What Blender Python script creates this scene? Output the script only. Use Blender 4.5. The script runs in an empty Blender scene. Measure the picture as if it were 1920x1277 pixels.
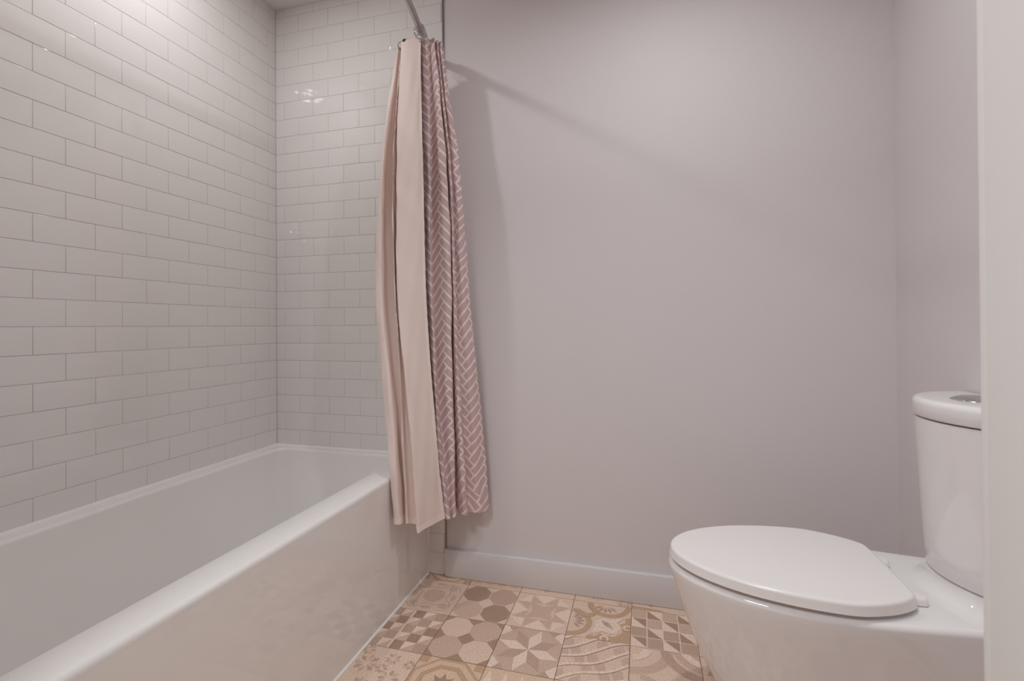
import bpy, bmesh, math, random
from math import sin, cos, pi, sqrt, radians
from mathutils import Vector, Matrix
from mathutils.geometry import tessellate_polygon

random.seed(7)
SC = bpy.context.scene
COL = SC.collection

# ------------------------------------------------------------------ camera
FOC, PCX, PCY = 888.91, 965.6, 606.1          # focal length and principal point in pixels of a 1920x1277 frame
CAM = Vector((1.6086, -1.7971, 1.0156))
RX = Vector((0.96522058, 0.26134857, -0.00679425))
RD = Vector((-0.00792613, 0.00327712, -0.99996322))
RF = Vector((-0.26131669, 0.96523893, 0.00523462))
cd = bpy.data.cameras.new('camera')
cd.sensor_width = 36.0
cd.lens = FOC / 1920 * 36.0
cd.shift_x = (960 - PCX) / 1920
cd.shift_y = (PCY - 638.5) / 1920
cd.clip_start = 0.02
cd.dof.use_dof = True
cd.dof.focus_distance = 1.9
cd.dof.aperture_fstop = 14
cam = bpy.data.objects.new('camera', cd)
COL.objects.link(cam)
m3 = Matrix((RX, -RD, -RF)).transposed()
cam.matrix_world = Matrix.Translation(CAM) @ m3.to_4x4()
SC.camera = cam

# ------------------------------------------------------------------ world, lamps, exposure
W = bpy.data.worlds.new('world')
SC.world = W
W.use_nodes = True
W.node_tree.nodes['Background'].inputs[0].default_value = (0.9, 0.92, 1.0, 1)
W.node_tree.nodes['Background'].inputs[1].default_value = 0.02
SC.view_settings.view_transform = 'Standard'
SC.view_settings.look = 'None'
SC.view_settings.exposure = 0.0
SC.view_settings.gamma = 1.0
SC.view_settings.use_curve_mapping = False
SC.cycles.use_denoising = True
SC.cycles.max_bounces = 16
SC.cycles.diffuse_bounces = 12

def lamp(name, loc, power, size, color, spread=180, rot=(0, 0, 0)):
    d = bpy.data.lights.new(name, 'AREA')
    d.shape = 'DISK'
    d.size = size
    d.energy = power
    d.color = color
    d.spread = radians(spread)
    o = bpy.data.objects.new(name, d)
    o.location = loc
    o.rotation_euler = rot
    COL.objects.link(o)
    return o

lamp('shower_downlight', (0.37, -0.68, 2.452), 4.7, 0.085, (0.985, 0.99, 0.98), 180)
lamp('room_downlight', (1.73, -0.785, 2.452), 7.6, 0.065, (0.94, 0.985, 0.99), 160)
lamp('hall_fill_light', (1.05, -2.25, 2.44), 24.5, 0.6, (0.935, 0.985, 1.0), 180)  # unseen fill lamp, added to brighten the bathroom through the doorway

pl = bpy.data.lights.new('hall_bulb', 'POINT')
pl.energy = 1.8
pl.shadow_soft_size = 0.035
pl.color = (0.98, 0.985, 0.97)
po = bpy.data.objects.new('hall_bulb', pl)
po.location = (2.03, -2.72, 2.10)
COL.objects.link(po)

# ------------------------------------------------------------------ helpers
def s2l(c):
    c = c / 255.0
    return c / 12.92 if c <= 0.04045 else ((c + 0.055) / 1.055) ** 2.4

def rgb(r, g, b):
    return (s2l(r), s2l(g), s2l(b), 1.0)

def mat(name, col, rough=0.5, metal=0.0, spec=0.5, coat=0.0, sheen=0.0):
    m = bpy.data.materials.new(name)
    m.use_nodes = True
    b = m.node_tree.nodes['Principled BSDF']
    b.inputs['Base Color'].default_value = col
    b.inputs['Roughness'].default_value = rough
    b.inputs['Metallic'].default_value = metal
    b.inputs['Specular IOR Level'].default_value = spec
    b.inputs['Coat Weight'].default_value = coat
    b.inputs['Coat Roughness'].default_value = 0.04
    b.inputs['Sheen Weight'].default_value = sheen
    return m

def noisy(m, scale, amount, bump=0.0, bump_scale=None, detail=4.0):
    """speckle the base colour and bump the surface with object-space noise"""
    nt = m.node_tree
    b = nt.nodes['Principled BSDF']
    tc = nt.nodes.new('ShaderNodeTexCoord')
    if amount:
        n = nt.nodes.new('ShaderNodeTexNoise')
        n.inputs['Scale'].default_value = scale
        n.inputs['Detail'].default_value = detail
        nt.links.new(tc.outputs['Object'], n.inputs['Vector'])
        mr = nt.nodes.new('ShaderNodeMapRange')
        mr.inputs['From Min'].default_value = 0.3
        mr.inputs['From Max'].default_value = 0.7
        mr.inputs['To Min'].default_value = 1 - amount
        mr.inputs['To Max'].default_value = 1 + amount
        nt.links.new(n.outputs['Fac'], mr.inputs['Value'])
        mx = nt.nodes.new('ShaderNodeVectorMath')
        mx.operation = 'SCALE'
        mx.inputs[0].default_value = b.inputs['Base Color'].default_value[:3]
        nt.links.new(mr.outputs[0], mx.inputs['Scale'])
        nt.links.new(mx.outputs[0], b.inputs['Base Color'])
    if bump:
        n2 = nt.nodes.new('ShaderNodeTexNoise')
        n2.inputs['Scale'].default_value = bump_scale or scale
        n2.inputs['Detail'].default_value = 3
        nt.links.new(tc.outputs['Object'], n2.inputs['Vector'])
        bp = nt.nodes.new('ShaderNodeBump')
        bp.inputs['Strength'].default_value = bump
        bp.inputs['Distance'].default_value = 0.002
        nt.links.new(n2.outputs['Fac'], bp.inputs['Height'])
        nt.links.new(bp.outputs['Normal'], b.inputs['Normal'])
    return m

def obj(name, bm, mats, parent=None, smooth=None, kind=None):
    me = bpy.data.meshes.new(name)
    bm.normal_update()
    bm.to_mesh(me)
    bm.free()
    for m in (mats if isinstance(mats, (list, tuple)) else [mats]):
        me.materials.append(m)
    if smooth is not None:
        for f in me.polygons:
            f.use_smooth = True
        me.set_sharp_from_angle(angle=radians(smooth))
    o = bpy.data.objects.new(name, me)
    COL.objects.link(o)
    if parent:
        o.parent = parent
    if kind:
        o['kind'] = kind
    return o

def thing(name, label, cat, loc=(0, 0, 0), group=None):
    o = bpy.data.objects.new(name, None)
    o.empty_display_size = 0.05
    COL.objects.link(o)
    o.location = loc
    o['label'] = label
    o['category'] = cat
    if group:
        o['group'] = group
    return o

def tag(o, label, cat, group=None):
    o['label'] = label
    o['category'] = cat
    if group:
        o['group'] = group
    return o

def box(bm, x0, x1, y0, y1, z0, z1, mi=0, bev=0.0, seg=2):
    v = [bm.verts.new((x, y, z)) for x in (x0, x1) for y in (y0, y1) for z in (z0, z1)]
    q = [(0, 1, 3, 2), (4, 6, 7, 5), (0, 4, 5, 1), (2, 3, 7, 6), (0, 2, 6, 4), (1, 5, 7, 3)]
    fs = [bm.faces.new([v[i] for i in f]) for f in q]
    for f in fs:
        f.material_index = mi
    if bev:
        es = list({e for f in fs for e in f.edges})
        r = bmesh.ops.bevel(bm, geom=es, offset=bev, segments=seg, affect='EDGES', profile=0.5)
        for f in r['faces']:
            f.material_index = mi
    return fs

def loft(bm, rings, cap0=False, cap1=False, mi=0, closed=True):
    vs = [[bm.verts.new(p) for p in r] for r in rings]
    n = len(rings[0])
    for a, b in zip(vs[:-1], vs[1:]):
        for i in range(n if closed else n - 1):
            j = (i + 1) % n
            f = bm.faces.new((a[i], a[j], b[j], b[i]))
            f.material_index = mi
    if cap0:
        bm.faces.new(list(reversed(vs[0]))).material_index = mi
    if cap1:
        bm.faces.new(vs[-1]).material_index = mi
    return vs

def tube(bm, pts, r, n=12, closed=False, mi=0, caps=True):
    pts = [Vector(p) for p in pts]
    m = len(pts)
    rings = []
    up = None
    for i, p in enumerate(pts):
        if closed:
            t = (pts[(i + 1) % m] - pts[i - 1]).normalized()
        else:
            t = (pts[min(i + 1, m - 1)] - pts[max(i - 1, 0)]).normalized()
        if up is None:
            up = t.orthogonal().normalized()
        up = (up - t * up.dot(t)).normalized()
        s = t.cross(up)
        rr = r[i] if isinstance(r, (list, tuple)) else r
        rings.append([p + up * (rr * cos(2 * pi * k / n)) + s * (rr * sin(2 * pi * k / n)) for k in range(n)])
    if closed:
        rings.append(rings[0])
    loft(bm, rings, caps and not closed, caps and not closed, mi)
    if closed:
        bmesh.ops.remove_doubles(bm, verts=bm.verts, dist=1e-6)

# ------------------------------------------------------------------ materials
M_tile = mat('white_glazed_tile', rgb(225, 222, 220), 0.05, spec=0.8)
M_grout = noisy(mat('tile_grout', rgb(194, 188, 182), 0.8, spec=0.2), 300, 0.06)
M_paint = noisy(mat('lavender_grey_wall_paint', rgb(214, 208, 209), 0.55, spec=0.3), 30, 0.0, 0.10, 220)
M_ceil = noisy(mat('ceiling_paint', rgb(232, 229, 228), 0.8, spec=0.2), 30, 0.0, 0.08, 160)
M_trimw = mat('white_trim_paint', rgb(214, 210, 211), 0.35, spec=0.4)
M_casing = mat('white_casing_paint', rgb(240, 238, 236), 0.35, spec=0.4)
M_edge = mat('satin_metal_edge', rgb(150, 146, 146), 0.35, metal=0.9)
M_acryl = mat('white_acrylic', rgb(234, 231, 229), 0.008, spec=1.0)
M_caulk = mat('white_caulk', rgb(238, 235, 232), 0.4, spec=0.4)
M_porc = mat('white_porcelain', rgb(232, 229, 229), 0.01, spec=0.9)
M_seat = mat('white_seat_plastic', rgb(234, 230, 228), 0.22, spec=0.45)
M_gap = mat('shadowed_rubber', rgb(90, 84, 80), 0.7)
M_chrome = mat('polished_chrome', rgb(205, 207, 208), 0.07, metal=1.0)
M_chrome2 = mat('brushed_chrome', rgb(190, 188, 186), 0.18, metal=1.0)
M_black = mat('black_plastic', rgb(22, 20, 20), 0.25)

# ------------------------------------------------------------------ the setting
XR, H, YF = 2.400, 2.460, -1.530          # right wall, ceiling height, room face of the front wall
ROWH, HALF, JO = 0.0778, 0.0770, 0.0451   # tile course, half a tile, first joint from the corner
ZL = 1.0213                                # one bed joint

def tiles(bm, P, u0, u1, z0, z1, sgn):
    """glazed 3 x 6 tiles in running bond, pillowed edges, laid by hand (tiny tilt); P(u, z, h) -> point, h above grout"""
    g, t = 0.0007, 0.0010
    m0, m1 = int(math.floor((z0 - ZL) / ROWH)), int(math.ceil((z1 - ZL) / ROWH))
    for m in range(m0, m1):
        za, zb = ZL + m * ROWH, ZL + (m + 1) * ROWH
        par = m % 2
        k = -3 + par
        while True:
            ua, ub = JO + (k if k % 2 == par else k + 1) * HALF, 0
            ub = ua + 2 * HALF
            k += 2
            if ua > u1:
                break
            a, b = max(ua, u0) + g, min(ub, u1) - g
            c, d = max(za, z0) + g, min(zb, z1) - g
            if b - a < 0.004 or d - c < 0.004:
                continue
            tl = [random.uniform(-1, 1) * 0.00013 for _ in range(3)]
            def hh(u, z):
                return t + tl[0] + tl[1] * (2 * (u - a) / (b - a) - 1) + tl[2] * (2 * (z - c) / (d - c) - 1)
            rings = []
            for ins, f in ((0, 0.0), (0.00012, 0.45), (0.00045, 0.78), (0.0010, 0.95), (0.0018, 1.0)):
                q = [(a + ins, c + ins), (b - ins, c + ins), (b - ins, d - ins), (a + ins, d - ins)]
                if sgn < 0:
                    q.reverse()
                rings.append([P(u, z, hh(u, z) * f) for u, z in q])
            loft(bm, rings, False, True, 0)

TB = 0.4766                                 # where the tile meets the tub
bm = bmesh.new()
tiles(bm, lambda u, z, h: (-0.0010 + h, -u, z), 0.0, 1.62, TB, H, -1)
box(bm, -0.12, -0.0010, YF - 0.12, 0.0010, 0, H, 1)
obj('wall_left', bm, [M_tile, M_grout], smooth=35, kind='structure')

XT = 0.8205                                 # right edge of the tile on the back wall
bm = bmesh.new()
tiles(bm, lambda u, z, h: (u, 0.0010 - h, z), 0.0, XT, TB, H, 1)
tiles(bm, lambda u, z, h: (u, 0.0010 - h, z), 0.748, XT, 0.0, TB, 1)
box(bm, -0.12, XT, 0.0010, 0.12, 0, H, 1)
box(bm, XT, XR + 0.12, 0.008, 0.12, 0, H, 2)
obj('wall_back', bm, [M_tile, M_grout, M_paint], smooth=35, kind='structure')

bm = bmesh.new()
box(bm, XT, XT + 0.0035, -0.0012, 0.0079, 0.0, H, 0, 0.0006)
obj('trim_1', bm, M_edge, kind='structure')            # metal edge profile of the tile field

bm = bmesh.new()
box(bm, XR, XR + 0.12, YF - 0.12, 0.12, 0, H)
obj('wall_right', bm, M_paint, kind='structure')
bm = bmesh.new()
box(bm, -0.12, 3.72, YF - 0.12, 0.12, H, H + 0.1)
box(bm, -1.32, 3.72, -3.72, YF - 0.12, H, H + 0.1)
obj('ceiling', bm, M_ceil, kind='structure')

# baseboards: flat boards with an eased top edge
bm = bmesh.new()
box(bm, XT + 0.0040, XR - 0.013, -0.013, 0.008, 0.0015, 0.110, 0, 0.0012)
obj('baseboard_back', bm, M_trimw, smooth=40, kind='structure')
bm = bmesh.new()
box(bm, XR - 0.014, XR, YF, 0.008, 0.0015, 0.110, 0, 0.0015)
obj('baseboard_right', bm, M_trimw, smooth=40, kind='structure')

# front wall with the doorway the picture is taken through
DX0, DX1, DH = 0.800, 1.760, 2.12
bm = bmesh.new()
box(bm, -0.12, DX0, YF - 0.12, YF, 0, H)
box(bm, DX1 + 0.02, XR + 0.12, YF - 0.12, YF, 0, H)
box(bm, DX0, DX1 + 0.02, YF - 0.12, YF, DH, H)
obj('wall_front', bm, M_paint, kind='structure')
bm = bmesh.new()
box(bm, DX1, DX1 + 0.02, YF - 0.12, YF, 0, DH, 0, 0.002)            # jamb
box(bm, DX1 + 0.005, DX1 + 0.075, YF, YF + 0.014, 0, DH, 0, 0.003)   # casing, bathroom side
obj('trim_2', bm, M_casing, smooth=40, kind='structure')
bm = bmesh.new()
box(bm, DX0, DX0 + 0.02, YF - 0.12, YF, 0, DH, 0, 0.002)
box(bm, DX0 - 0.065, DX0 + 0.012, YF, YF + 0.014, 0, DH, 0, 0.003)
obj('trim_3', bm, M_casing, smooth=40, kind='structure')
# hall behind the camera
bm = bmesh.new()
box(bm, -1.2, 3.6, -3.72, -3.6, 0, H)
obj('wall_hall_back', bm, M_paint, kind='structure')
bm = bmesh.new()
box(bm, -1.32, -1.2, -3.72, YF - 0.12, 0, H)
box(bm, -1.32, -0.12, YF - 0.12, YF, 0, H)
obj('wall_hall_left', bm, M_paint, kind='structure')
bm = bmesh.new()
box(bm, 3.6, 3.72, -3.72, YF - 0.12, 0, H)
box(bm, XR + 0.12, 3.72, YF - 0.12, YF, 0, H)
obj('wall_hall_right', bm, M_paint, kind='structure')

# ------------------------------------------------------------------ patterned floor tiles
PALS = {'P': (230, 207, 190), 'L': (220, 194, 175), 'M': (202, 175, 157), 'N': (188, 160, 142),
        'D': (168, 140, 121), 'B': (192, 160, 131), 'C': (216, 187, 161)}
FK = list(PALS)
FM = [noisy(mat('floor_tile_' + k, rgb(*PALS[k]), 0.42, spec=0.4), 240, 0.22, 0.05, 400, 9) for k in FK]
M_fgrout = noisy(mat('floor_grout', rgb(138, 112, 96), 0.9), 300, 0.1)

def clip(poly, ax, val, keep_less):
    out = []
    for i in range(len(poly)):
        a, b = poly[i - 1], poly[i]
        ia = (a[ax] <= val) == keep_less or a[ax] == val
        ib = (b[ax] <= val) == keep_less or b[ax] == val
        if ia != ib:
            t = (val - a[ax]) / (b[ax] - a[ax])
            out.append((a[0] + t * (b[0] - a[0]), a[1] + t * (b[1] - a[1])))
        if ib:
            out.append(b)
    return out

def ngon(cx, cy, r, n=24, a0=0.0, ry=None):
    ry = ry or r
    return [(cx + r * cos(a0 + 2 * pi * k / n), cy + ry * sin(a0 + 2 * pi * k / n)) for k in range(n)]

def stroke(pts, w):
    """a ribbon along pts as a list of quads"""
    L, R = [], []
    n = len(pts)
    for i in range(n):
        a, b = pts[max(i - 1, 0)], pts[min(i + 1, n - 1)]
        dx, dy = b[0] - a[0], b[1] - a[1]
        l = sqrt(dx * dx + dy * dy) or 1
        ww = (w[0] + (w[1] - w[0]) * i / (n - 1)) / 2 if isinstance(w, tuple) else w / 2
        L.append((pts[i][0] - dy / l * ww, pts[i][1] + dx / l * ww))
        R.append((pts[i][0] + dy / l * ww, pts[i][1] - dx / l * ww))
    return [[L[i], R[i], R[i + 1], L[i + 1]] for i in range(n - 1)]

def arc(cx, cy, r, a0, a1, n=14):
    return [(cx + r * cos(radians(a0 + (a1 - a0) * k / n)), cy + r * sin(radians(a0 + (a1 - a0) * k / n))) for k in range(n + 1)]

def strokes(c, lay, pts, w):
    return [(c, lay, q) for q in stroke(pts, w)]

def pat_octagons(cols, base, r=0.262):
    out = []
    for (cx, cy), c in zip(((.25, .75), (.75, .75), (.25, .25), (.75, .25)), cols):
        out.append((c, 1, ngon(cx, cy, r, 8, pi / 8)))
    return base, out

def pat_star():
    out = []
    r = 0.272
    for k in range(8):
        a, b = radians(45 * k + 8), radians(45 * (k + 1) + 8)
        p, q = (cos(a) * r, sin(a) * r), (cos(b) * r, sin(b) * r)
        out.append(('P' if k % 2 else 'N', 1, [(.5, .5), (.5 + p[0], .5 + p[1]), (.5 + p[0] + q[0], .5 + p[1] + q[1]), (.5 + q[0], .5 + q[1])]))
    for x, y in ((0, 0), (1, 0), (1, 1), (0, 1)):
        sx, sy = (1 if x == 0 else -1), (1 if y == 0 else -1)
        out.append(('P', 2, [(x, y), (x + sx * .26, y), (x, y + sy * .26)]))
        out.append(('N', 3, [(x + sx * .07, y), (x + sx * .26, y), (x + sx * .16, y + sy * .12)]))
    return 'M', out

def pat_kaleido():
    out = [('M', 1, [(.27, .27), (.73, .27), (.73, .73), (.27, .73)])]
    for k in range(4):
        def R(x, y, k=k):
            x, y = x - .5, y - .5
            for _ in range(k):
                x, y = -y, x
            return (x + .5, y + .5)
        out += [('M', 1, [R(.27, .02), R(.5, .27), R(.27, .27)]), ('M', 1, [R(.5, .27), R(.73, .04), R(.73, .27)]),
                ('L', 2, [R(.3, .27), R(.7, .27), R(.5, .34)]),
                ('P', 1, [R(.5, .27), R(.30, .0), R(.70, .0)]), ('L', 2, [R(.02, .02), R(.25, .02), R(.14, .13)]),
                ('P', 2, [R(.02, .25), R(.25, .04), R(.25, .25)])]
    return 'L', out

def pat_scroll():
    out = []
    def both(c, lay, poly):
        out.append((c, lay, poly))
        out.append((c, lay, [(1 - v, 1 - u) for u, v in reversed(poly)]))
    def sboth(c, lay, pts, w):
        for q in stroke(pts, w):
            both(c, lay, q)
    out.append(('B', 1, [(.30, .0), (.34, .10), (.45, .08), (.52, .17), (.62, .13), (.75, .13), (.86, .25), (.87, .38), (.83, .48), (.92, .55), (.90, .66), (1, .70), (1, 0)]))
    sboth('B', 2, arc(.62, 1.00, .33, 182, 360, 22), .10)
    both('B', 3, ngon(.31, .90, .065, 16))
    for a in (215, 240, 265, 290, 315):
        ca, sa = cos(radians(a)), sin(radians(a))
        both('N', 3, [(.58 + .09 * ca, .99 + .09 * sa), (.58 + .17 * ca - .03 * sa, .99 + .17 * sa + .03 * ca), (.58 + .255 * ca, .99 + .255 * sa), (.58 + .17 * ca + .03 * sa, .99 + .17 * sa - .03 * ca)])
    sboth('B', 2, arc(.26, .74, .14, -70, 70, 10), .10)
    out.append(('P', 3, [(.48, .52), (.56, .60), (.70, .56), (.90, .66), (.78, .50), (.84, .36), (.80, .22), (.68, .18), (.56, .22), (.36, .10), (.44, .32), (.42, .46)]))
    out.append(('N', 4, [(.52, .52), (.66, .46), (.74, .30), (.58, .38)]))
    out.append(('P', 3, ngon(.60, .05, .075, 14)))
    out.append(('P', 3, ngon(.95, .40, .075, 14)))
    out.append(('B', 4, ngon(.60, .04, .045, 14)))
    out.append(('B', 4, ngon(.96, .40, .045, 14)))
    return 'L', out

def pat_triangles():
    out = []
    for i in range(4):
        for j in range(4):
            x, y = i * .25, j * .25
            if (i + j) % 2:
                out.append((('M', 'N', 'N', 'M')[(i * 2 + j) % 4], 1, [(x + .006, y + .006), (x + .244, y + .006), (x + .244, y + .244), (x + .006, y + .244)]))
            else:
                t = [(x + .01, y + .24), (x + .01, y + .01), (x + .24, y + .01)] if i % 2 else [(x + .01, y + .24), (x + .24, y + .01), (x + .24, y + .24)]
                out.append(('D', 1, t))
    return 'P', out

def pat_checker():
    out = []
    w = 1 / 5.0
    for i in range(5):
        for j in range(5):
            x, y = i * w, j * w
            if (i + j) % 2 == 0:
                out.append(('D' if (i * 3 + j) % 4 else 'N', 1, [(x, y), (x + w, y), (x + w, y + w), (x, y + w)]))
            else:
                out.append(('M', 1, [(x, y), (x + w, y), (x + w, y + w)]))
    out += strokes('P', 2, [(.40, 0), (.40, 1)], .035)
    return 'P', out

def pat_wave():
    out = []
    for k in range(-4, 6):
        def f(t, k=k):
            return k * .24 + .52 * t + .05 * sin(t * 6.5 + 1.3 * k)
        out += strokes('P', 2, [(u / 14, f(u / 14)) for u in range(15)], .050)
        for c in range(6):
            u = c / 5.2 - .06 + .07 * (k % 2)
            out.append((('M', 'L', 'M')[(c + k) % 3], 1, [(u + .02, f(u) + .035), (u + .17, f(u + .15) + .035), (u + .13, f(u + .12) + .205), (u - .02, f(u - .02) + .205)]))
    return 'L', out

def pat_arcs():
    out = []
    out += strokes('M', 1, arc(0, 1.02, .56, -90, 0, 18), .15)
    out += strokes('N', 2, arc(1.12, 1.10, .62, 180, 300, 22), .15)
    out.append(('M', 1, ngon(1.12, 1.10, .50, 26)))
    out += strokes('P', 3, arc(0.0, 1.0, .26, -80, -10, 10), .13)
    out += strokes('P', 3, arc(1.12, 1.12, .34, 195, 260, 10), .12)
    out += strokes('M', 1, arc(.15, .0, .35, 20, 90, 10), .10)
    return 'L', out

def pat_flowers():
    out = []
    rnd = random.Random(3)
    for cx, cy, s in ((.28, .62, .20), (.62, .80, .13), (.75, .42, .17), (.40, .22, .15), (.15, .90, .12), (.88, .10, .14), (.55, .58, .10), (.92, .74, .10)):
        for k in range(8):
            a = radians(45 * k + rnd.uniform(-8, 8))
            out.append(('N' if (k + int(cx * 10)) % 2 else 'M', 1, [(cx + .25 * s * cos(a), cy + .25 * s * sin(a)), (cx + .7 * s * cos(a + .3), cy + .7 * s * sin(a + .3)),
                        (cx + s * cos(a), cy + s * sin(a)), (cx + .7 * s * cos(a - .3), cy + .7 * s * sin(a - .3))]))
    return 'L', out

def pat_octstar():
    out = [('B', 1, ngon(.5, .5, .54, 8, pi / 8)), ('C', 2, ngon(.5, .5, .49, 8, pi / 8)), ('B', 3, ngon(.5, .5, .40, 8, pi / 8)), ('C', 4, ngon(.5, .5, .31, 8, pi / 8))]
    st = []
    for k in range(16):
        r = .22 if k % 2 == 0 else .12
        st.append((.5 + r * cos(2 * pi * k / 16 + pi / 2), .5 + r * sin(2 * pi * k / 16 + pi / 2)))
    out.append(('D', 5, st))
    for x, y in ((0, 0), (.86, 0), (0, .86), (.86, .86)):
        out.append(('B', 2, [(x, y), (x + .14, y), (x + .14, y + .14), (x, y + .14)]))
    return 'C', out

def pat_speckle():
    out = []
    for k in range(4):
        out.append(('P', 1, [(.08 + .24 * k, .96), (.02 + .24 * k, .60), (.20 + .24 * k, .60)]))
        out.append(('M', 1, [(.12 + .24 * k, .40), (.04 + .24 * k, .08), (.22 + .24 * k, .08)]))
    return 'C', out

def pat_ornament():
    out = []
    for k in range(4):
        def R(x, y, k=k):
            x, y = x - .5, y - .5
            for _ in range(k):
                x, y = -y, x
            return (x + .5, y + .5)
        pts = [R(*p) for p in ((.06, .30), (.10, .17), (.20, .10), (.32, .10), (.38, .20), (.46, .25), (.58, .22), (.70, .25), (.80, .20), (.90, .30))]
        out += strokes('N', 1, pts, .016)
        out.append(('M', 1, [R(*p) for p in ngon(.22, .22, .085, 10)]))
        out.append(('M', 1, [R(*p) for p in ngon(.50, .12, .10, 12, 0, .05)]))
    out.append(('M', 1, ngon(.5, .5, .2, 16)))
    return 'L', out

def pat_brown():
    out = [('N', 1, [(.02, .30), (.35, .10), (.35, .48)]), ('B', 1, [(0, 0), (.6, 0), (.45, .06), (0, .08)])]
    for k in range(3):
        out.append(('N', 1, [(.05 + .3 * k, .62), (.32 + .3 * k, .62), (.18 + .3 * k, .90)]))
    return 'L', out

LIB = {'ornament': pat_ornament, 'checker': pat_checker, 'flowers': pat_flowers, 'wave': pat_wave, 'arcs': pat_arcs, 'star': pat_star,
       'kaleido': pat_kaleido, 'scroll': pat_scroll, 'triangles': pat_triangles, 'octstar': pat_octstar, 'speckle': pat_speckle, 'brown': pat_brown,
       'oct_dark': lambda: pat_octagons(('D', 'N', 'M', 'D'), 'L'), 'oct_light': lambda: pat_octagons(('L', 'M', 'M', 'L'), 'D', .268)}
GRID = {  # (column, row), row 0 is the sliver at the back wall
    (0, 0): 'octstar', (1, 0): 'speckle', (2, 0): 'arcs', (3, 0): 'flowers', (4, 0): 'brown', (5, 0): 'checker',
    (0, 1): 'ornament', (1, 1): 'oct_dark', (2, 1): 'kaleido', (3, 1): 'scroll', (4, 1): 'triangles', (5, 1): 'ornament',
    (0, 2): 'checker', (1, 2): 'oct_light', (2, 2): 'star', (3, 2): 'wave', (4, 2): 'arcs', (5, 2): 'brown',
    (0, 3): 'flowers', (1, 3): 'octstar', (2, 3): 'speckle', (3, 3): 'kaleido', (4, 3): 'checker', (5, 3): 'star'}
PX, PY = 0.2062, 0.2036
X0, Y0 = 0.9415 - PX, -0.0443                # left edge of column 0, top edge of row 1
FB = (0.742, 2.40, YF - 0.05, -0.0005)
bm = bmesh.new()
names = list(LIB)
rf = random.Random(5)
for ci in range(0, 9):
    for ri in range(0, 9):
        pat = GRID.get((ci, ri)) or rf.choice(names)
        base, polys = LIB[pat]()
        ox, oy = X0 + ci * PX, Y0 - (ri) * PY
        g = 0.0012
        for order, (c, lay, poly) in enumerate([(base, 0, [(0, 0), (1, 0), (1, 1), (0, 1)])] + sorted(polys, key=lambda t: t[1])):
            q = poly
            for ax in (0, 1):
                q = clip(q, ax, 1.0, True) if q else q
                q = clip(q, ax, 0.0, False) if q else q
            q = [(ox + g + u * (PX - 2 * g), oy + g + v * (PY - 2 * g)) for u, v in q]
            q = clip(q, 0, FB[1], True) if q else q
            q = clip(q, 0, FB[0], False) if q else q
            q = clip(q, 1, FB[3], True) if q else q
            q = clip(q, 1, FB[2], False) if q else q
            if len(q) < 3:
                continue
            ar = sum(q[i - 1][0] * q[i][1] - q[i][0] * q[i - 1][1] for i in range(len(q)))
            if abs(ar) < 1e-7:
                continue
            if ar < 0:
                q.reverse()
            z = 0.00010 + 0.000015 * order
            vs = [bm.verts.new((x, y, z)) for x, y in q]
            for tri in tessellate_polygon([[v.co for v in vs]]):
                t3 = [vs[k] for k in tri]
                f = bm.faces.new(t3)
                f.normal_update()
                if f.normal.z < 0:
                    f.normal_flip()
                f.material_index = FK.index(c)
            if lay == 0:
                lo = [bm.verts.new((v.co.x, v.co.y, -0.0012)) for v in vs]
                for i in range(len(vs)):
                    bm.faces.new((vs[i - 1], vs[i], lo[i], lo[i - 1])).material_index = FK.index(c)
box(bm, -0.12, XR + 0.12, YF - 0.12, 0.12, -0.08, -0.0009, len(FK))
box(bm, -1.32, 3.72, -3.72, YF - 0.12, -0.08, 0.0, len(FK) + 1)
M_hall = noisy(mat('hall_floor', rgb(176, 158, 142), 0.5), 20, 0.1)
obj('floor', bm, FM + [M_fgrout, M_hall], kind='structure')

# ------------------------------------------------------------------ bathtub
def rrect(x0, x1, y0, y1, r, z, n=8):
    out = []
    for cx, cy, a in ((x1 - r, y1 - r, 0), (x0 + r, y1 - r, 90), (x0 + r, y0 + r, 180), (x1 - r, y0 + r, 270)):
        for k in range(n + 1):
            t = radians(a + 90 * k / n)
            out.append((cx + r * cos(t), cy + r * sin(t), z))
    return out

tub = thing('bathtub', 'white alcove bathtub with flat glossy apron beside the patterned floor', 'bathtub', (0.373, -0.76, 0))
def local(o):
    """keep a part where it was modelled while parenting it to an Empty that stands elsewhere"""
    o.matrix_parent_inverse = Matrix.Translation(-o.parent.location)
    return o

TX, TY0, TY1, RZ = 0.7455, YF + 0.004, -0.0025, 0.4830
bm = bmesh.new()
rings = [rrect(0.0025, TX, TY0, TY1, 0.004, 0.4690)]
R1 = 0.013
for k in range(1, 7):
    t = radians(90 * k / 6)
    i = R1 * (1 - cos(t))
    rings.append(rrect(0.0025, TX - i, TY0, TY1, 0.004, RZ - R1 + R1 * sin(t)))
ix0, ix1, iy0, iy1 = 0.060, 0.652, -1.465, -0.042
R2 = 0.010
for k in range(0, 6):
    t = radians(90 * k / 5)
    d = R2 * sin(t)
    rings.append(rrect(ix0 - R2 + d, ix1 + R2 * .25 - d * .25, iy0 - R2 + d, iy1 + R2 - d, 0.035, RZ - R2 * (1 - cos(t))))
def inner(f, z, r):
    return rrect(ix0 + 0.050 * f, ix1 - 0.045 * f, iy0 + 0.12 * f, iy1 - 0.066 * f, r, z)
rings += [inner(0.0, 0.462, 0.035), inner(0.3, 0.36, 0.037), inner(0.65, 0.235, 0.040), inner(0.95, 0.135, 0.045), inner(1.08, 0.105, 0.055),
          inner(1.32, 0.086, 0.065), inner(1.7, 0.080, 0.075), inner(3.0, 0.078, 0.09)]
loft(bm, rings, False, True)
local(obj('basin', bm, M_acryl, tub, smooth=50))
bm = bmesh.new()
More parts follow.
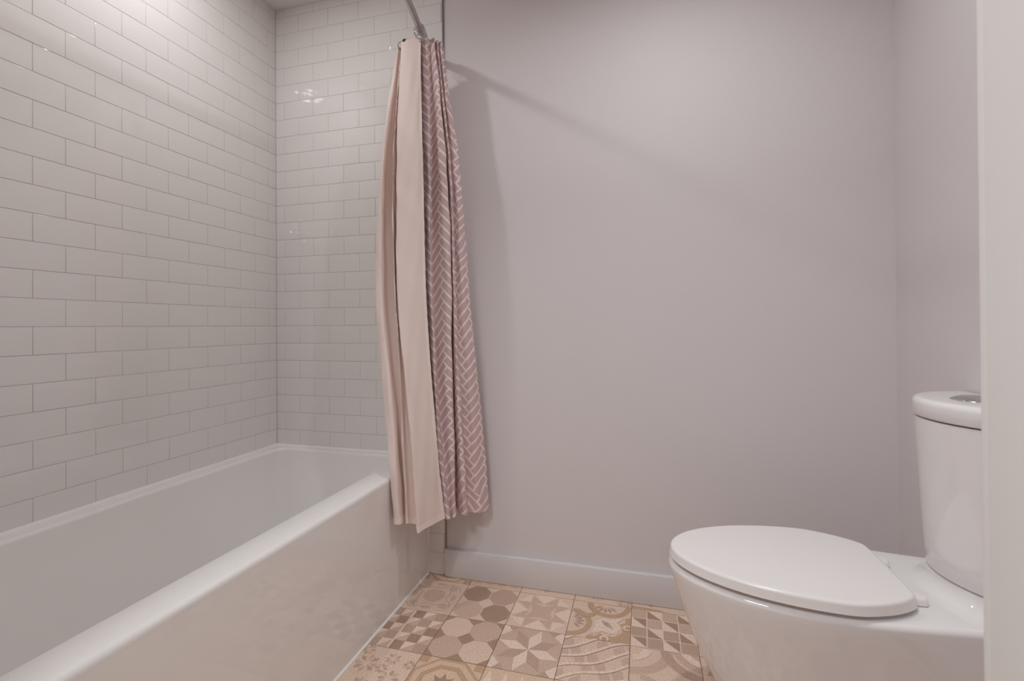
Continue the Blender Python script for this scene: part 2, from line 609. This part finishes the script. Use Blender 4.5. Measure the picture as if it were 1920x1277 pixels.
rings = [rrect(0.690, TX, TY0, TY1, 0.004, 0.0), rrect(0.690, TX, TY0, TY1, 0.004, 0.4690)]
loft(bm, rings, True, False)
local(obj('apron', bm, M_acryl, tub, smooth=40))
# the bead of caulk where the tub meets tile and floor
bm = bmesh.new()
cs = [(0.0003, 0.0), (0.0055, -0.0005), (0.0050, 0.0022), (0.0025, 0.0052), (0.0003, 0.0080)]
rings = []
for d, h in cs:
    rings.append([(d, TY0 + 0.002, RZ - 0.0015 + h), (d, -d, RZ - 0.0015 + h), (0.744, -d, RZ - 0.0015 + h)])
loft(bm, rings, closed=False)
local(obj('caulk_bead', bm, M_caulk, tub, smooth=60))
bm = bmesh.new()
rings = []
for d, h in ((0.0058, 0.0004), (0.0050, 0.0024), (0.0028, 0.0046), (-0.0003, 0.0060)):
    rings.append([(TX + d, TY0, h), (TX + d, -0.0008 - max(d, 0), h)])
loft(bm, rings, closed=False)
rings = []
for d, h in ((0.0045, 0.0), (0.0030, 0.0020), (0.0012, 0.0034), (-0.0003, 0.0040)):
    rings.append([(TX - 0.0003 + h, -0.0002 - d, 0.004), (TX - 0.0003 + h, -0.0002 - d, 0.470)])
loft(bm, rings, closed=False)
local(obj('caulk_bead', bm, M_caulk, tub, smooth=60))

# ------------------------------------------------------------------ toilet
TCY, TZ = -0.507, 0.416
toil = thing('toilet', 'white skirted two-piece toilet with closed lid by the right wall', 'toilet', (2.05, TCY, 0))

def bowl_out(tip, xm, w, xr, wr, z, n=22, p=1.0, inset=0.0):
    """half-ellipse nose, flanks tapering to the back; counter-clockwise from above"""
    tip, w, wr, xr = tip + inset, w - inset, wr - inset, xr - inset * 0.3
    half = []
    for k in range(n + 1):
        t = radians(90 * k / n)
        half.append((xm - (xm - tip) * cos(t) ** p, w * sin(t)))
    for k in range(1, 9):
        f = k / 8
        s = f * f * (3 - 2 * f)
        half.append((xm + (xr - xm) * f, w + (wr - w) * s))
    pts = [(x, TCY + y, z) for x, y in half] + [(x, TCY - y, z) for x, y in reversed(half[1:])]
    pts.reverse()
    return pts

XB = 2.385
bm = bmesh.new()
lev = [  # z, tip, xm, half width, rear half width
    (0.000, 1.845, 2.00, 0.128, 0.120), (0.012, 1.838, 2.00, 0.130, 0.122), (0.111, 1.782, 2.00, 0.140, 0.130), (0.194, 1.739, 2.00, 0.152, 0.138),
    (0.258, 1.7135, 2.00, 0.163, 0.145), (0.324, 1.6925, 2.00, 0.175, 0.152), (0.365, 1.6780, 2.005, 0.184, 0.155), (0.393, 1.6690, 2.01, 0.1890, 0.157), (0.404, 1.6670, 2.01, 0.1900, 0.158)]
rings = [bowl_out(t, xm, w, XB, wr, z) for z, t, xm, w, wr in lev]
RB = 0.012
for k in range(1, 7):
    t = radians(90 * k / 6)
    rings.append(bowl_out(1.6668, 2.01, 0.1902, XB, 0.158, 0.404 + RB * sin(t), inset=RB * (1 - cos(t))))
rings.append(bowl_out(1.6668, 2.01, 0.1902, XB, 0.158, TZ, inset=0.03))
loft(bm, rings, True, True)

def dee(front, back, w, z, n=36, p=2.0):
    """D-shaped footprint: a half-ellipse front against a straight back"""
    pts = []
    for k in range(n + 1):
        t = -90 + 180 * k / n
        c, s = cos(radians(t)), sin(radians(t))
        pts.append((back - (back - front) * abs(c) ** (2 / p), TCY - w * (abs(s) ** (2 / p)) * (1 if s >= 0 else -1), z))
    pts = pts + [(back, TCY - w * (1 - 2 * k / 6), z) for k in range(1, 6)]
    return pts
TKB = 2.392
PT = 0.4488
# plinth: the deck sweeps up to the tank
rings = []
for k in range(0, 9):
    t = radians(90 * k / 8)
    d = 0.040 * (1 - sin(t))
    rings.append(dee(2.243 - d, TKB - 0.004, 0.152 + d * 0.15, TZ - 0.0005 + (PT - TZ) * (1 - cos(t))))
rings.append(dee(2.246, TKB - 0.004, 0.150, PT + 0.0003))
loft(bm, rings, False, True)
bmesh.ops.recalc_face_normals(bm, faces=bm.faces)
local(obj('bowl', bm, M_porc, toil, smooth=50))

# faint raised marking on the deck behind the seat
bm = bmesh.new()
rs = random.Random(11)
for r in range(3):
    y = -0.566
    x = 2.188 + r * 0.0075
    while y < -0.525:
        l = rs.uniform(0.0015, 0.004)
        box(bm, x, x + 0.0035, y, y + l * .45, TZ - 0.0004, TZ + 0.00025)
        y += l
local(obj('moulded_mark', bm, M_porc, toil))

ZT0, ZT1, ZT2 = 0.4512, 0.800, 0.842
bm = bmesh.new()
rings = [dee(2.262, TKB, 0.138, ZT0 - 0.004), dee(2.258, TKB, 0.141, ZT0 + 0.0010), dee(2.2435, TKB, 0.1545, ZT0 + 0.0018), dee(2.2410, TKB, 0.1565, ZT0 + 0.0045)]
for k in range(1, 9):
    f = k / 8
    rings.append(dee(2.2410 - 0.0165 * f, TKB, 0.1565 + 0.0205 * f, ZT0 + 0.004 + (ZT1 - 0.004 - ZT0 - 0.004) * f))
rings.append(dee(2.2300, TKB, 0.1715, ZT1 - 0.0035))
loft(bm, rings, True, True)
bmesh.ops.recalc_face_normals(bm, faces=bm.faces)
local(obj('tank', bm, M_porc, toil, smooth=50))

bm = bmesh.new()
F0, W0 = 2.2215, 0.182
rings = [dee(F0 + 0.010, TKB, W0 - 0.010, ZT1 - 0.0015), dee(F0 + 0.003, TKB, W0 - 0.003, ZT1), dee(F0, TKB, W0, ZT1 + 0.004)]
for k in range(0, 7):
    t = radians(90 * k / 6)
    r = 0.013
    rings.append(dee(F0 + r * (1 - cos(t)), TKB, W0 - r * (1 - cos(t)), ZT2 - r + r * sin(t)))
rings.append(dee(F0 + 0.03, TKB - 0.01, W0 - 0.03, ZT2 + 0.0006))
loft(bm, rings, True, True)
bmesh.ops.recalc_face_normals(bm, faces=bm.faces)
local(obj('tank_lid', bm, M_porc, toil, smooth=50))

# chrome dual flush button, domed with a split
fb = None
BX, BY = 2.322, TCY
bm = bmesh.new()
prof = [(0.0425, -0.001), (0.0425, 0.0015), (0.0405, 0.0035), (0.036, 0.0040)]
rings = [[(BX + r * cos(2 * pi * k / 40), BY + r * sin(2 * pi * k / 40), ZT2 + h) for k in range(40)] for r, h in prof]
loft(bm, rings, True, True)
fb = local(obj('flush_button', bm, M_chrome, toil, smooth=50))
for sgn in (1, -1):
    bm = bmesh.new()
    prof = [(0.0345, 0.0036), (0.0345, 0.0050), (0.031, 0.0072), (0.022, 0.0098), (0.010, 0.0112), (0.0, 0.0115)]
    rings = []
    for r, h in prof:
        ring = []
        for k in range(17):
            a = radians(-90 + 180 * k / 16)
            ring.append((BX + 0.0004 * sgn + sgn * r * cos(a), BY + r * sin(a), ZT2 + h))
        rings.append(ring)
    loft(bm, rings, False, False, closed=True)
    bmesh.ops.remove_doubles(bm, verts=bm.verts, dist=1e-6)
    bmesh.ops.recalc_face_normals(bm, faces=bm.faces)
    o = obj('button_half', bm, M_chrome, fb, smooth=50)

# seat ring and lid
def lid_out(z, inset=0.0, n=26):
    half = []
    xm, a, w = 2.008, 0.340, 0.191
    for k in range(n + 1):
        t = radians(90 * k / n)
        half.append((xm - a * cos(t), w * sin(t) ** 1.04))
    for x, y in ((2.035, 0.1880), (2.060, 0.1805), (2.083, 0.1720), (2.105, 0.1615), (2.125, 0.1490), (2.140, 0.1375), (2.150, 0.1270), (2.155, 0.1170), (2.157, 0.1050), (2.158, 0.08), (2.1585, 0.03)):
        half.append((x, y))
    full = [(x, y) for x, y in half] + [(2.1585, 0.0)] + [(x, -y) for x, y in reversed(half[1:])]
    n2 = len(full)
    out = []
    for i in range(n2):
        ax, ay = full[i - 1]
        bx, by = full[(i + 1) % n2]
        l = sqrt((bx - ax) ** 2 + (by - ay) ** 2)
        nx, ny = (by - ay) / l, -(bx - ax) / l
        out.append((full[i][0] + nx * inset, TCY + full[i][1] + ny * inset, z))
    out.reverse()
    return out
bm = bmesh.new()
loft(bm, [lid_out(TZ + 0.0012, 0.024), lid_out(TZ + 0.0030, 0.0200), lid_out(TZ + 0.0085, 0.0200), lid_out(TZ + 0.0094, 0.022)], True, True)
bmesh.ops.recalc_face_normals(bm, faces=bm.faces)
local(obj('seat', bm, M_seat, toil, smooth=40))
ZB, ZTOP = 0.4255, 0.4505
bm = bmesh.new()
rings = [lid_out(ZB + 0.001, 0.030), lid_out(ZB, 0.005), lid_out(ZB + 0.0006, 0.0015), lid_out(ZB + 0.0025, 0.0), lid_out(ZB + 0.016, 0.0030)]
for k in range(1, 8):
    t = radians(90 * k / 7)
    rings.append(lid_out(ZTOP - 0.0075 + 0.0075 * sin(t), 0.0032 + 0.0085 * (1 - cos(t))))
edge = lid_out(ZTOP, 0.016)
for s, dz in ((0.97, 0.0), (0.8, 0.0006), (0.5, 0.0012), (0.2, 0.0015)):
    rings.append([(1.96 + (x - 1.96) * s, TCY + (y - TCY) * s, ZTOP + dz) for x, y, z in edge])
loft(bm, rings, True, True)
bmesh.ops.recalc_face_normals(bm, faces=bm.faces)
local(obj('lid', bm, M_seat, toil, smooth=40))
for sgn in (1, -1):
    bm = bmesh.new()
    hx0, hx1, hy, hw = 2.120, 2.188, TCY + sgn * 0.083, 0.0165
    rings = []
    for z, i in ((TZ + 0.001, 0.0015), (TZ + 0.0025, 0.0), (TZ + 0.0125, 0.0008), (TZ + 0.0150, 0.003)):
        ring = []
        for k in range(13):
            a = radians(-90 + 180 * k / 12)
            ring.append((hx1 - 0.014 + (0.014 - i) * abs(cos(a)) ** 0.6, hy + (hw - i) * sin(a), z))
        ring += [(hx0, hy + hw - i, z), (hx0, hy - hw + i, z)]
        rings.append(ring)
    loft(bm, rings, True, True)
    bmesh.ops.recalc_face_normals(bm, faces=bm.faces)
    local(obj('hinge', bm, M_seat, toil, smooth=40))

# ------------------------------------------------------------------ curved shower rod
ROZ = 2.135
def rod_pt(y):
    return Vector((0.757 + 0.31 * (-y) * (1 + y / 1.53), y, ROZ))
rod = thing('shower_rod', 'curved chrome shower curtain rod high above the tub edge', 'curtain rod', tuple(rod_pt(-0.004)))
bm = bmesh.new()
tube(bm, [rod_pt(-0.004 - 1.522 * k / 48) for k in range(49)], 0.0125, 20)
local(obj('pole', bm, M_chrome2, rod, smooth=50))
for y, s in ((-0.0015, 1), (YF + 0.0015, -1)):
    bm = bmesh.new()
    c = rod_pt(y)
    rings = []
    for r, d in ((0.031, 0.0), (0.031, 0.004), (0.028, 0.009), (0.020, 0.013), (0.0165, 0.022), (0.0150, 0.024)):
        rings.append([(c.x + r * cos(2 * pi * k / 28), c.y - s * d, c.z + r * sin(2 * pi * k / 28)) for k in range(28)])
    loft(bm, rings, True, False)
    bmesh.ops.recalc_face_normals(bm, faces=bm.faces)
    local(obj('wall_flange', bm, M_chrome2, rod, smooth=50))

# rings that carry the curtain: chrome hoop with roller beads and a hook arm
def ring(name, label, y, tilt, drop=0.0, hook=True):
    c = rod_pt(y)
    t = (rod_pt(y - 0.01) - rod_pt(y + 0.01)).normalized()
    side = Vector((t.y, -t.x, 0)).normalized()
    up = Vector((0, 0, 1))
    u2 = (up * cos(tilt) + t * sin(tilt))
    root = thing(name, label, 'curtain ring', tuple(c), 'curtain rings on the shower rod')
    bm = bmesh.new()
    cc = c - up * 0.010
    tube(bm, [cc + side * (0.021 * sin(2 * pi * k / 30)) + u2 * (0.0255 * cos(2 * pi * k / 30)) for k in range(30)], 0.0016, 8, closed=True)
    local(obj('hoop', bm, M_chrome, root, smooth=60))
    for a in (-42, -21, 0, 21, 42):
        bm = bmesh.new()
        p = cc + side * (0.021 * sin(radians(a))) + u2 * (0.0255 * cos(radians(a)))
        bmesh.ops.create_uvsphere(bm, u_segments=12, v_segments=8, radius=0.0032, matrix=Matrix.Translation(p))
        local(obj('roller_bead', bm, M_chrome, root, smooth=80))
    if hook:
        bm = bmesh.new()
        b = cc - u2 * 0.0255
        tube(bm, [b, b - up * 0.006 + side * 0.003, b - up * 0.012 + side * 0.001, b - up * 0.013 - side * 0.005], 0.0013, 8)
        local(obj('hook_arm', bm, M_chrome, root, smooth=60))
    return root
RL = ['chrome curtain ring nearest the viewer at the top of the bunched curtain',
      'second chrome curtain ring on the rod, just behind the nearest one',
      'third chrome curtain ring from the front of the bunched rings',
      'fourth chrome curtain ring, towards the back wall',
      'fifth chrome curtain ring, last one before the back wall']
for i, (y, tl) in enumerate(((-0.176, 0.30), (-0.163, 0.12), (-0.150, -0.05), (-0.136, -0.2), (-0.120, -0.05))):
    ring('curtain_ring', RL[i], y, tl)

# ------------------------------------------------------------------ shower curtain
ZS = [2.09, 1.96, 1.62, 1.18, 0.78, 0.50, 0.30]
COLS = [
    [(0.8054,-0.165),(0.8121,-0.180),(0.8383,-0.220),(0.8485,-0.225),(0.8662,-0.210),(0.8851,-0.200),(0.9046,-0.185)],
    [(0.7869,-0.172),(0.7974,-0.190),(0.8224,-0.235),(0.8289,-0.245),(0.8466,-0.235),(0.8738,-0.230),(0.8885,-0.215)],
    [(0.7622,-0.180),(0.7720,-0.200),(0.7893,-0.245),(0.7977,-0.262),(0.8261,-0.265),(0.8548,-0.268),(0.8690,-0.262)],
    [(0.7388,-0.182),(0.7428,-0.203),(0.7578,-0.250),(0.7652,-0.272),(0.8090,-0.288),(0.8391,-0.298),(0.8561,-0.302)],
    [(0.7322,-0.178),(0.7356,-0.198),(0.7481,-0.244),(0.7576,-0.266),(0.7996,-0.282),(0.8299,-0.292),(0.8480,-0.296)],
    [(0.7256,-0.166),(0.7246,-0.180),(0.7258,-0.208),(0.7321,-0.224),(0.7751,-0.244),(0.8072,-0.260),(0.8246,-0.264)],
    [(0.7251,-0.165),(0.7230,-0.179),(0.7214,-0.210),(0.7310,-0.226),(0.7708,-0.248),(0.7946,-0.264),(0.8090,-0.270)],
    [(0.7278,-0.172),(0.7268,-0.190),(0.7239,-0.232),(0.7391,-0.252),(0.7733,-0.272),(0.7907,-0.288),(0.8030,-0.290)],
    [(0.7246,-0.160),(0.7203,-0.170),(0.7035,-0.188),(0.7153,-0.198),(0.7525,-0.226),(0.7734,-0.248),(0.7870,-0.252)],
    [(0.7156,-0.160),(0.7067,-0.170),(0.6753,-0.186),(0.6785,-0.200),(0.7330,-0.234),(0.7661,-0.262),(0.7860,-0.266)],
    [(0.7166,-0.168),(0.7066,-0.186),(0.6807,-0.222),(0.6834,-0.246),(0.7420,-0.284),(0.7768,-0.308),(0.7943,-0.312)],
    [(0.7154,-0.168),(0.6999,-0.186),(0.6729,-0.222),(0.6669,-0.246),(0.7166,-0.284),(0.7628,-0.316),(0.7801,-0.316)],
    [(0.7122,-0.158),(0.6920,-0.176),(0.6611,-0.208),(0.6494,-0.230),(0.7009,-0.272),(0.7486,-0.304),(0.7651,-0.304)],
    [(0.7249,-0.148),(0.7034,-0.160),(0.6685,-0.186),(0.6515,-0.200),(0.7038,-0.240),(0.7527,-0.276),(0.7684,-0.280)],
    [(0.7563,-0.143),(0.7546,-0.150),(0.7380,-0.165),(0.7278,-0.172),(0.7572,-0.190),(0.7786,-0.205),(0.7903,-0.205)],
    [(0.7915,-0.146),(0.7959,-0.152),(0.7951,-0.168),(0.8022,-0.170),(0.8213,-0.165),(0.8346,-0.160),(0.8550,-0.160)],
    [(0.8091,-0.150),(0.8154,-0.160),(0.8348,-0.182),(0.8457,-0.188),(0.8575,-0.182),(0.8710,-0.178),(0.8990,-0.172)],
    [(0.8236,-0.148),(0.8315,-0.157),(0.8449,-0.176),(0.8536,-0.182),(0.8685,-0.178),(0.8862,-0.174),(0.9100,-0.168)],
    [(0.8280,-0.134),(0.8326,-0.136),(0.8359,-0.143),(0.8444,-0.146),(0.8643,-0.145),(0.8860,-0.144),(0.9071,-0.141)],
    [(0.8491,-0.146),(0.8586,-0.154),(0.8853,-0.170),(0.8962,-0.172),(0.9033,-0.165),(0.9104,-0.156),(0.9186,-0.148)],
    [(0.8517,-0.142),(0.8677,-0.150),(0.9071,-0.166),(0.9212,-0.166),(0.9219,-0.156),(0.9215,-0.144),(0.9235,-0.134)],
    [(0.8423,-0.124),(0.8527,-0.122),(0.8902,-0.122),(0.9021,-0.118),(0.9013,-0.104),(0.9022,-0.092),(0.9061,-0.086)],
    [(0.8609,-0.138),(0.8728,-0.142),(0.9118,-0.152),(0.9260,-0.152),(0.9313,-0.140),(0.9388,-0.126),(0.9472,-0.118)],
    [(0.8634,-0.134),(0.8754,-0.138),(0.9157,-0.146),(0.9300,-0.146),(0.9409,-0.132),(0.9507,-0.118),(0.9584,-0.108)],
    [(0.8609,-0.126),(0.8722,-0.126),(0.9103,-0.128),(0.9252,-0.124),(0.9392,-0.106),(0.9485,-0.090),(0.9564,-0.080)],
    [(0.8722,-0.134),(0.8854,-0.136),(0.9282,-0.140),(0.9508,-0.134),(0.9717,-0.112),(0.9846,-0.094),(0.9941,-0.082)],
    [(0.8773,-0.128),(0.8907,-0.128),(0.9371,-0.130),(0.9624,-0.120),(0.9865,-0.094),(1.0034,-0.074),(1.0124,-0.060)],
    [(0.8750,-0.118),(0.8899,-0.116),(0.9393,-0.114),(0.9655,-0.100),(0.9930,-0.070),(1.0118,-0.048),(1.0224,-0.038)],
    [(0.8695,-0.108),(0.8825,-0.104),(0.9285,-0.098),(0.9543,-0.082),(0.9793,-0.050),(0.9969,-0.030),(1.0061,-0.022)],
    [(0.8499,-0.104),(0.8598,-0.098),(0.8934,-0.088),(0.9098,-0.070),(0.9282,-0.044),(0.9382,-0.028),(0.9481,-0.022)],
    [(0.8391,-0.100),(0.8481,-0.092),(0.8704,-0.076),(0.8816,-0.056),(0.8934,-0.036),(0.9050,-0.024),(0.9157,-0.020)],
    [(0.8499,-0.094),(0.8572,-0.082),(0.8825,-0.062),(0.8931,-0.040),(0.9114,-0.024),(0.9253,-0.018),(0.9361,-0.014)],
]
TOP = [2.112, 2.110, 2.100, 2.094, 2.092, 2.090, 2.090, 2.088, 2.088, 2.088, 2.088, 2.088, 2.088, 2.088, 2.095, 2.110, 2.114, 2.114, 2.112, 2.110, 2.106, 2.104, 2.104, 2.102, 2.100, 2.098, 2.096] + [2.092] * 5
HEM = [.313, .310, .307, .304, .304, .312, .318, .326, .328, .328, .330, .330, .330, .325, .315, .306, .303, .303] + [.301] * 14
NU, NV = 9, 90

def cr(p0, p1, p2, p3, t):
    return 0.5 * ((2 * p1) + (-p0 + p2) * t + (2 * p0 - 5 * p1 + 4 * p2 - p3) * t * t + (-p0 + 3 * p1 - 3 * p2 + p3) * t ** 3)

def herm(xs, ys, x):
    """monotone-ish cubic through (xs, ys), xs decreasing"""
    n = len(xs)
    i = 0
    while i < n - 2 and x < xs[i + 1]:
        i += 1
    def sl(k):
        if k == 0:
            return (ys[1] - ys[0]) / (xs[1] - xs[0])
        if k == n - 1:
            return (ys[-1] - ys[-2]) / (xs[-1] - xs[-2])
        return (ys[k + 1] - ys[k - 1]) / (xs[k + 1] - xs[k - 1])
    h = xs[i + 1] - xs[i]
    t = (x - xs[i]) / h
    m0, m1 = sl(i) * h, sl(i + 1) * h
    return (2 * t ** 3 - 3 * t * t + 1) * ys[i] + (t ** 3 - 2 * t * t + t) * m0 + (-2 * t ** 3 + 3 * t * t) * ys[i + 1] + (t ** 3 - t * t) * m1

def curtain_row(f):
    """all points of the cloth at height fraction f (0 top, 1 hem)"""
    ctl = []
    for c, hz, tz in zip(COLS, HEM, TOP):
        z = tz + (hz - tz) * f
        zz = [q for q in ZS]
        zz[-1] = 0.30
        xs = [p[0] for p in c]
        ys = [p[1] for p in c]
        zq = min(max(z, 0.30), 2.09)
        ctl.append((herm(zz, xs, zq), herm(zz, ys, zq), z))
    out = []
    n = len(ctl)
    for i in range(n - 1):
        p0, p1, p2, p3 = ctl[max(i - 1, 0)], ctl[i], ctl[i + 1], ctl[min(i + 2, n - 1)]
        for k in range(NU):
            t = k / NU
            out.append(tuple(cr(p0[j], p1[j], p2[j], p3[j], t) for j in range(3)))
    out.append(ctl[-1])
    return out

rows = [curtain_row(k / NV) for k in range(NV + 1)]
NP = len(rows[0])
rw = random.Random(21)
PH = [rw.uniform(0, 6.28) for _ in range(8)]
def wob(i, k):
    """soft creases in the cloth, millimetres"""
    u, v = i / NU, k / NV * 1.79
    a = 0.0022 * sin(9 * v + 0.9 * u + PH[0]) * sin(1.7 * u + PH[1]) + 0.0015 * sin(23 * v - 1.7 * u + PH[2]) * sin(2.9 * u + PH[3])
    a += 0.0009 * sin(47 * v + 2.1 * u + PH[4]) * (0.5 + 0.5 * sin(5 * v + PH[5]))
    return a * min(1.0, k / 6)
P = []
for k in range(NV + 1):
    row = []
    for i in range(NP):
        a, b = Vector(rows[k][max(i - 1, 0)]), Vector(rows[k][min(i + 1, NP - 1)])
        n = Vector((b.y - a.y, -(b.x - a.x), 0))
        n.normalize()
        w = wob(i, k)
        if i < 8:                       # gathered seam along the free edge
            w += 0.0012 * sin(k * 2.4) * (1 - i / 8)
        p = Vector(rows[k][i]) + n * w
        row.append((p, n))
    P.append(row)
# cloth coordinate along the width, measured row by row from the first patterned fold
I0 = 18 * NU
UU = []
for k in range(NV + 1):
    s = [0.0]
    for i in range(1, NP):
        s.append(s[-1] + (P[k][i][0].xy - P[k][i - 1][0].xy).length)
    UU.append([a - s[I0] for a in s])

def sheet(bm, uvl, rng_i, rng_k, off, mi, flip):
    vs = {}
    for k in rng_k:
        for i in rng_i:
            p, n = P[k][i]
            vs[(k, i)] = bm.verts.new(p + n * off)
    for k in list(rng_k)[:-1]:
        for i in list(rng_i)[:-1]:
            q = [(k, i), (k + 1, i), (k + 1, i + 1), (k, i + 1)]
            if flip:
                q.reverse()
            f = bm.faces.new([vs[a] for a in q])
            f.material_index = mi
            for lp, a in zip(f.loops, q):
                lp[uvl].uv = (UU[a[0]][a[1]], P[a[0]][a[1]][0].z)
    return vs

def cloth(name, ri, rk, off_out, off_in, mats, parent=None):
    bm = bmesh.new()
    uvl = bm.loops.layers.uv.new('UVMap')
    a = sheet(bm, uvl, ri, rk, off_out, 0, False)
    b = sheet(bm, uvl, ri, rk, off_in, 1, True)
    ri, rk = list(ri), list(rk)
    edge = [(rk[0], i) for i in ri] + [(k, ri[-1]) for k in rk[1:]] + [(rk[-1], i) for i in reversed(ri[:-1])] + [(k, ri[0]) for k in reversed(rk[1:-1])]
    for j in range(len(edge)):
        e0, e1 = edge[j - 1], edge[j]
        f = bm.faces.new((a[e0], a[e1], b[e1], b[e0]))
        f.material_index = 1
    bmesh.ops.recalc_face_normals(bm, faces=bm.faces)
    return obj(name, bm, mats, parent, smooth=70)

def herringbone(m, w, n, base, line, gap, u0, v0):
    nt = m.node_tree
    N, Lk = nt.nodes, nt.links
    def val(x, sock):
        if isinstance(x, (int, float)):
            sock.default_value = x
        else:
            Lk.new(x, sock)
    def mt(op, a, b=0.0, c=None):
        nd = N.new('ShaderNodeMath')
        nd.operation = op
        val(a, nd.inputs[0])
        val(b, nd.inputs[1])
        if c is not None:
            val(c, nd.inputs[2])
        return nd.outputs[0]
    uv = N.new('ShaderNodeUVMap')
    uv.uv_map = 'UVMap'
    sp = N.new('ShaderNodeSeparateXYZ')
    Lk.new(uv.outputs[0], sp.inputs[0])
    u, v = mt('ADD', sp.outputs[0], u0), mt('ADD', sp.outputs[1], v0)
    k = 1 / (w * sqrt(2))
    p, q = mt('MULTIPLY', mt('ADD', u, v), k), mt('MULTIPLY', mt('SUBTRACT', v, u), k)
    p, q = mt('ADD', p, 200.0), mt('ADD', q, 200.0)
    i, j = mt('FLOOR', p), mt('FLOOR', q)
    fp, fq = mt('FRACT', p), mt('FRACT', q)
    kk = mt('FLOORED_MODULO', mt('SUBTRACT', i, j), 2.0 * n)
    hor = mt('LESS_THAN', kk, n - 0.5)
    ah = mt('ADD', kk, fp)
    av = mt('ADD', mt('SUBTRACT', 2.0 * n - 1, kk), fq)
    def pick(x, y):
        return mt('ADD', mt('MULTIPLY', x, hor), mt('MULTIPLY', y, mt('SUBTRACT', 1.0, hor)))
    a, b = pick(ah, av), pick(fq, fp)
    da = mt('MINIMUM', a, mt('SUBTRACT', float(n), a))
    db = mt('MINIMUM', b, mt('SUBTRACT', 1.0, b))
    d = mt('MINIMUM', da, db)
    f = mt('LESS_THAN', d, gap)
    mx = N.new('ShaderNodeMix')
    mx.data_type = 'RGBA'
    Lk.new(f, mx.inputs[0])
    mx.inputs[6].default_value = base
    mx.inputs[7].default_value = line
    Lk.new(mx.outputs[2], N['Principled BSDF'].inputs['Base Color'])

M_front = mat('mauve_herringbone_cloth', rgb(186, 160, 164), 0.8, spec=0.2, sheen=0.15)
herringbone(M_front, 0.0285, 3, rgb(196, 170, 171), rgb(230, 214, 210), 0.13, 0.004, 0.0)
M_back = mat('plain_pink_cloth', rgb(225, 208, 201), 0.8, spec=0.2, sheen=0.2)
M_hem = mat('pale_hem_cloth', rgb(232, 217, 210), 0.8, spec=0.2, sheen=0.2)

# which side is which: walking from the free edge, the plain reverse looks to the left of the path, the print to the right
cur = cloth('shower_curtain', range(NP), range(NV + 1), 0.0006, -0.0006, [M_front, M_back])
tag(cur, 'mauve herringbone shower curtain with pale pink reverse, bunched beside the tub', 'shower curtain')
bmx = cloth('side_hem', range(0, 5), range(NV + 1), 0.0016, -0.0014, [M_hem, M_hem], cur)
bmh = cloth('bottom_hem', range(0, 13 * NU), range(NV - 1, NV + 1), 0.0014, -0.0012, [M_hem, M_hem], cur)

# the loose hook at the curtain's front corner: dark bead, chrome bar and a dark wire loop
hk = thing('curtain_hook', 'curtain hook with black bead at the top left corner of the curtain', 'curtain hook', (0.742, -0.178, 2.098))
bm = bmesh.new()
tube(bm, [(0.752, -0.176, 2.100), (0.768, -0.170, 2.106), (0.786, -0.160, 2.112)], 0.0030, 10)
local(obj('hook_bar', bm, M_chrome, hk, smooth=60))
bm = bmesh.new()
bmesh.ops.create_uvsphere(bm, u_segments=18, v_segments=12, radius=0.0095, matrix=Matrix.Translation((0.744, -0.176, 2.0955)))
local(obj('bead', bm, M_black, hk, smooth=80))
bm = bmesh.new()
tube(bm, [(0.728 + 0.010 * cos(2 * pi * k / 24), -0.180, 2.080 + 0.014 * sin(2 * pi * k / 24)) for k in range(24)], 0.0012, 8, closed=True)
local(obj('wire_loop', bm, M_black, hk, smooth=60))
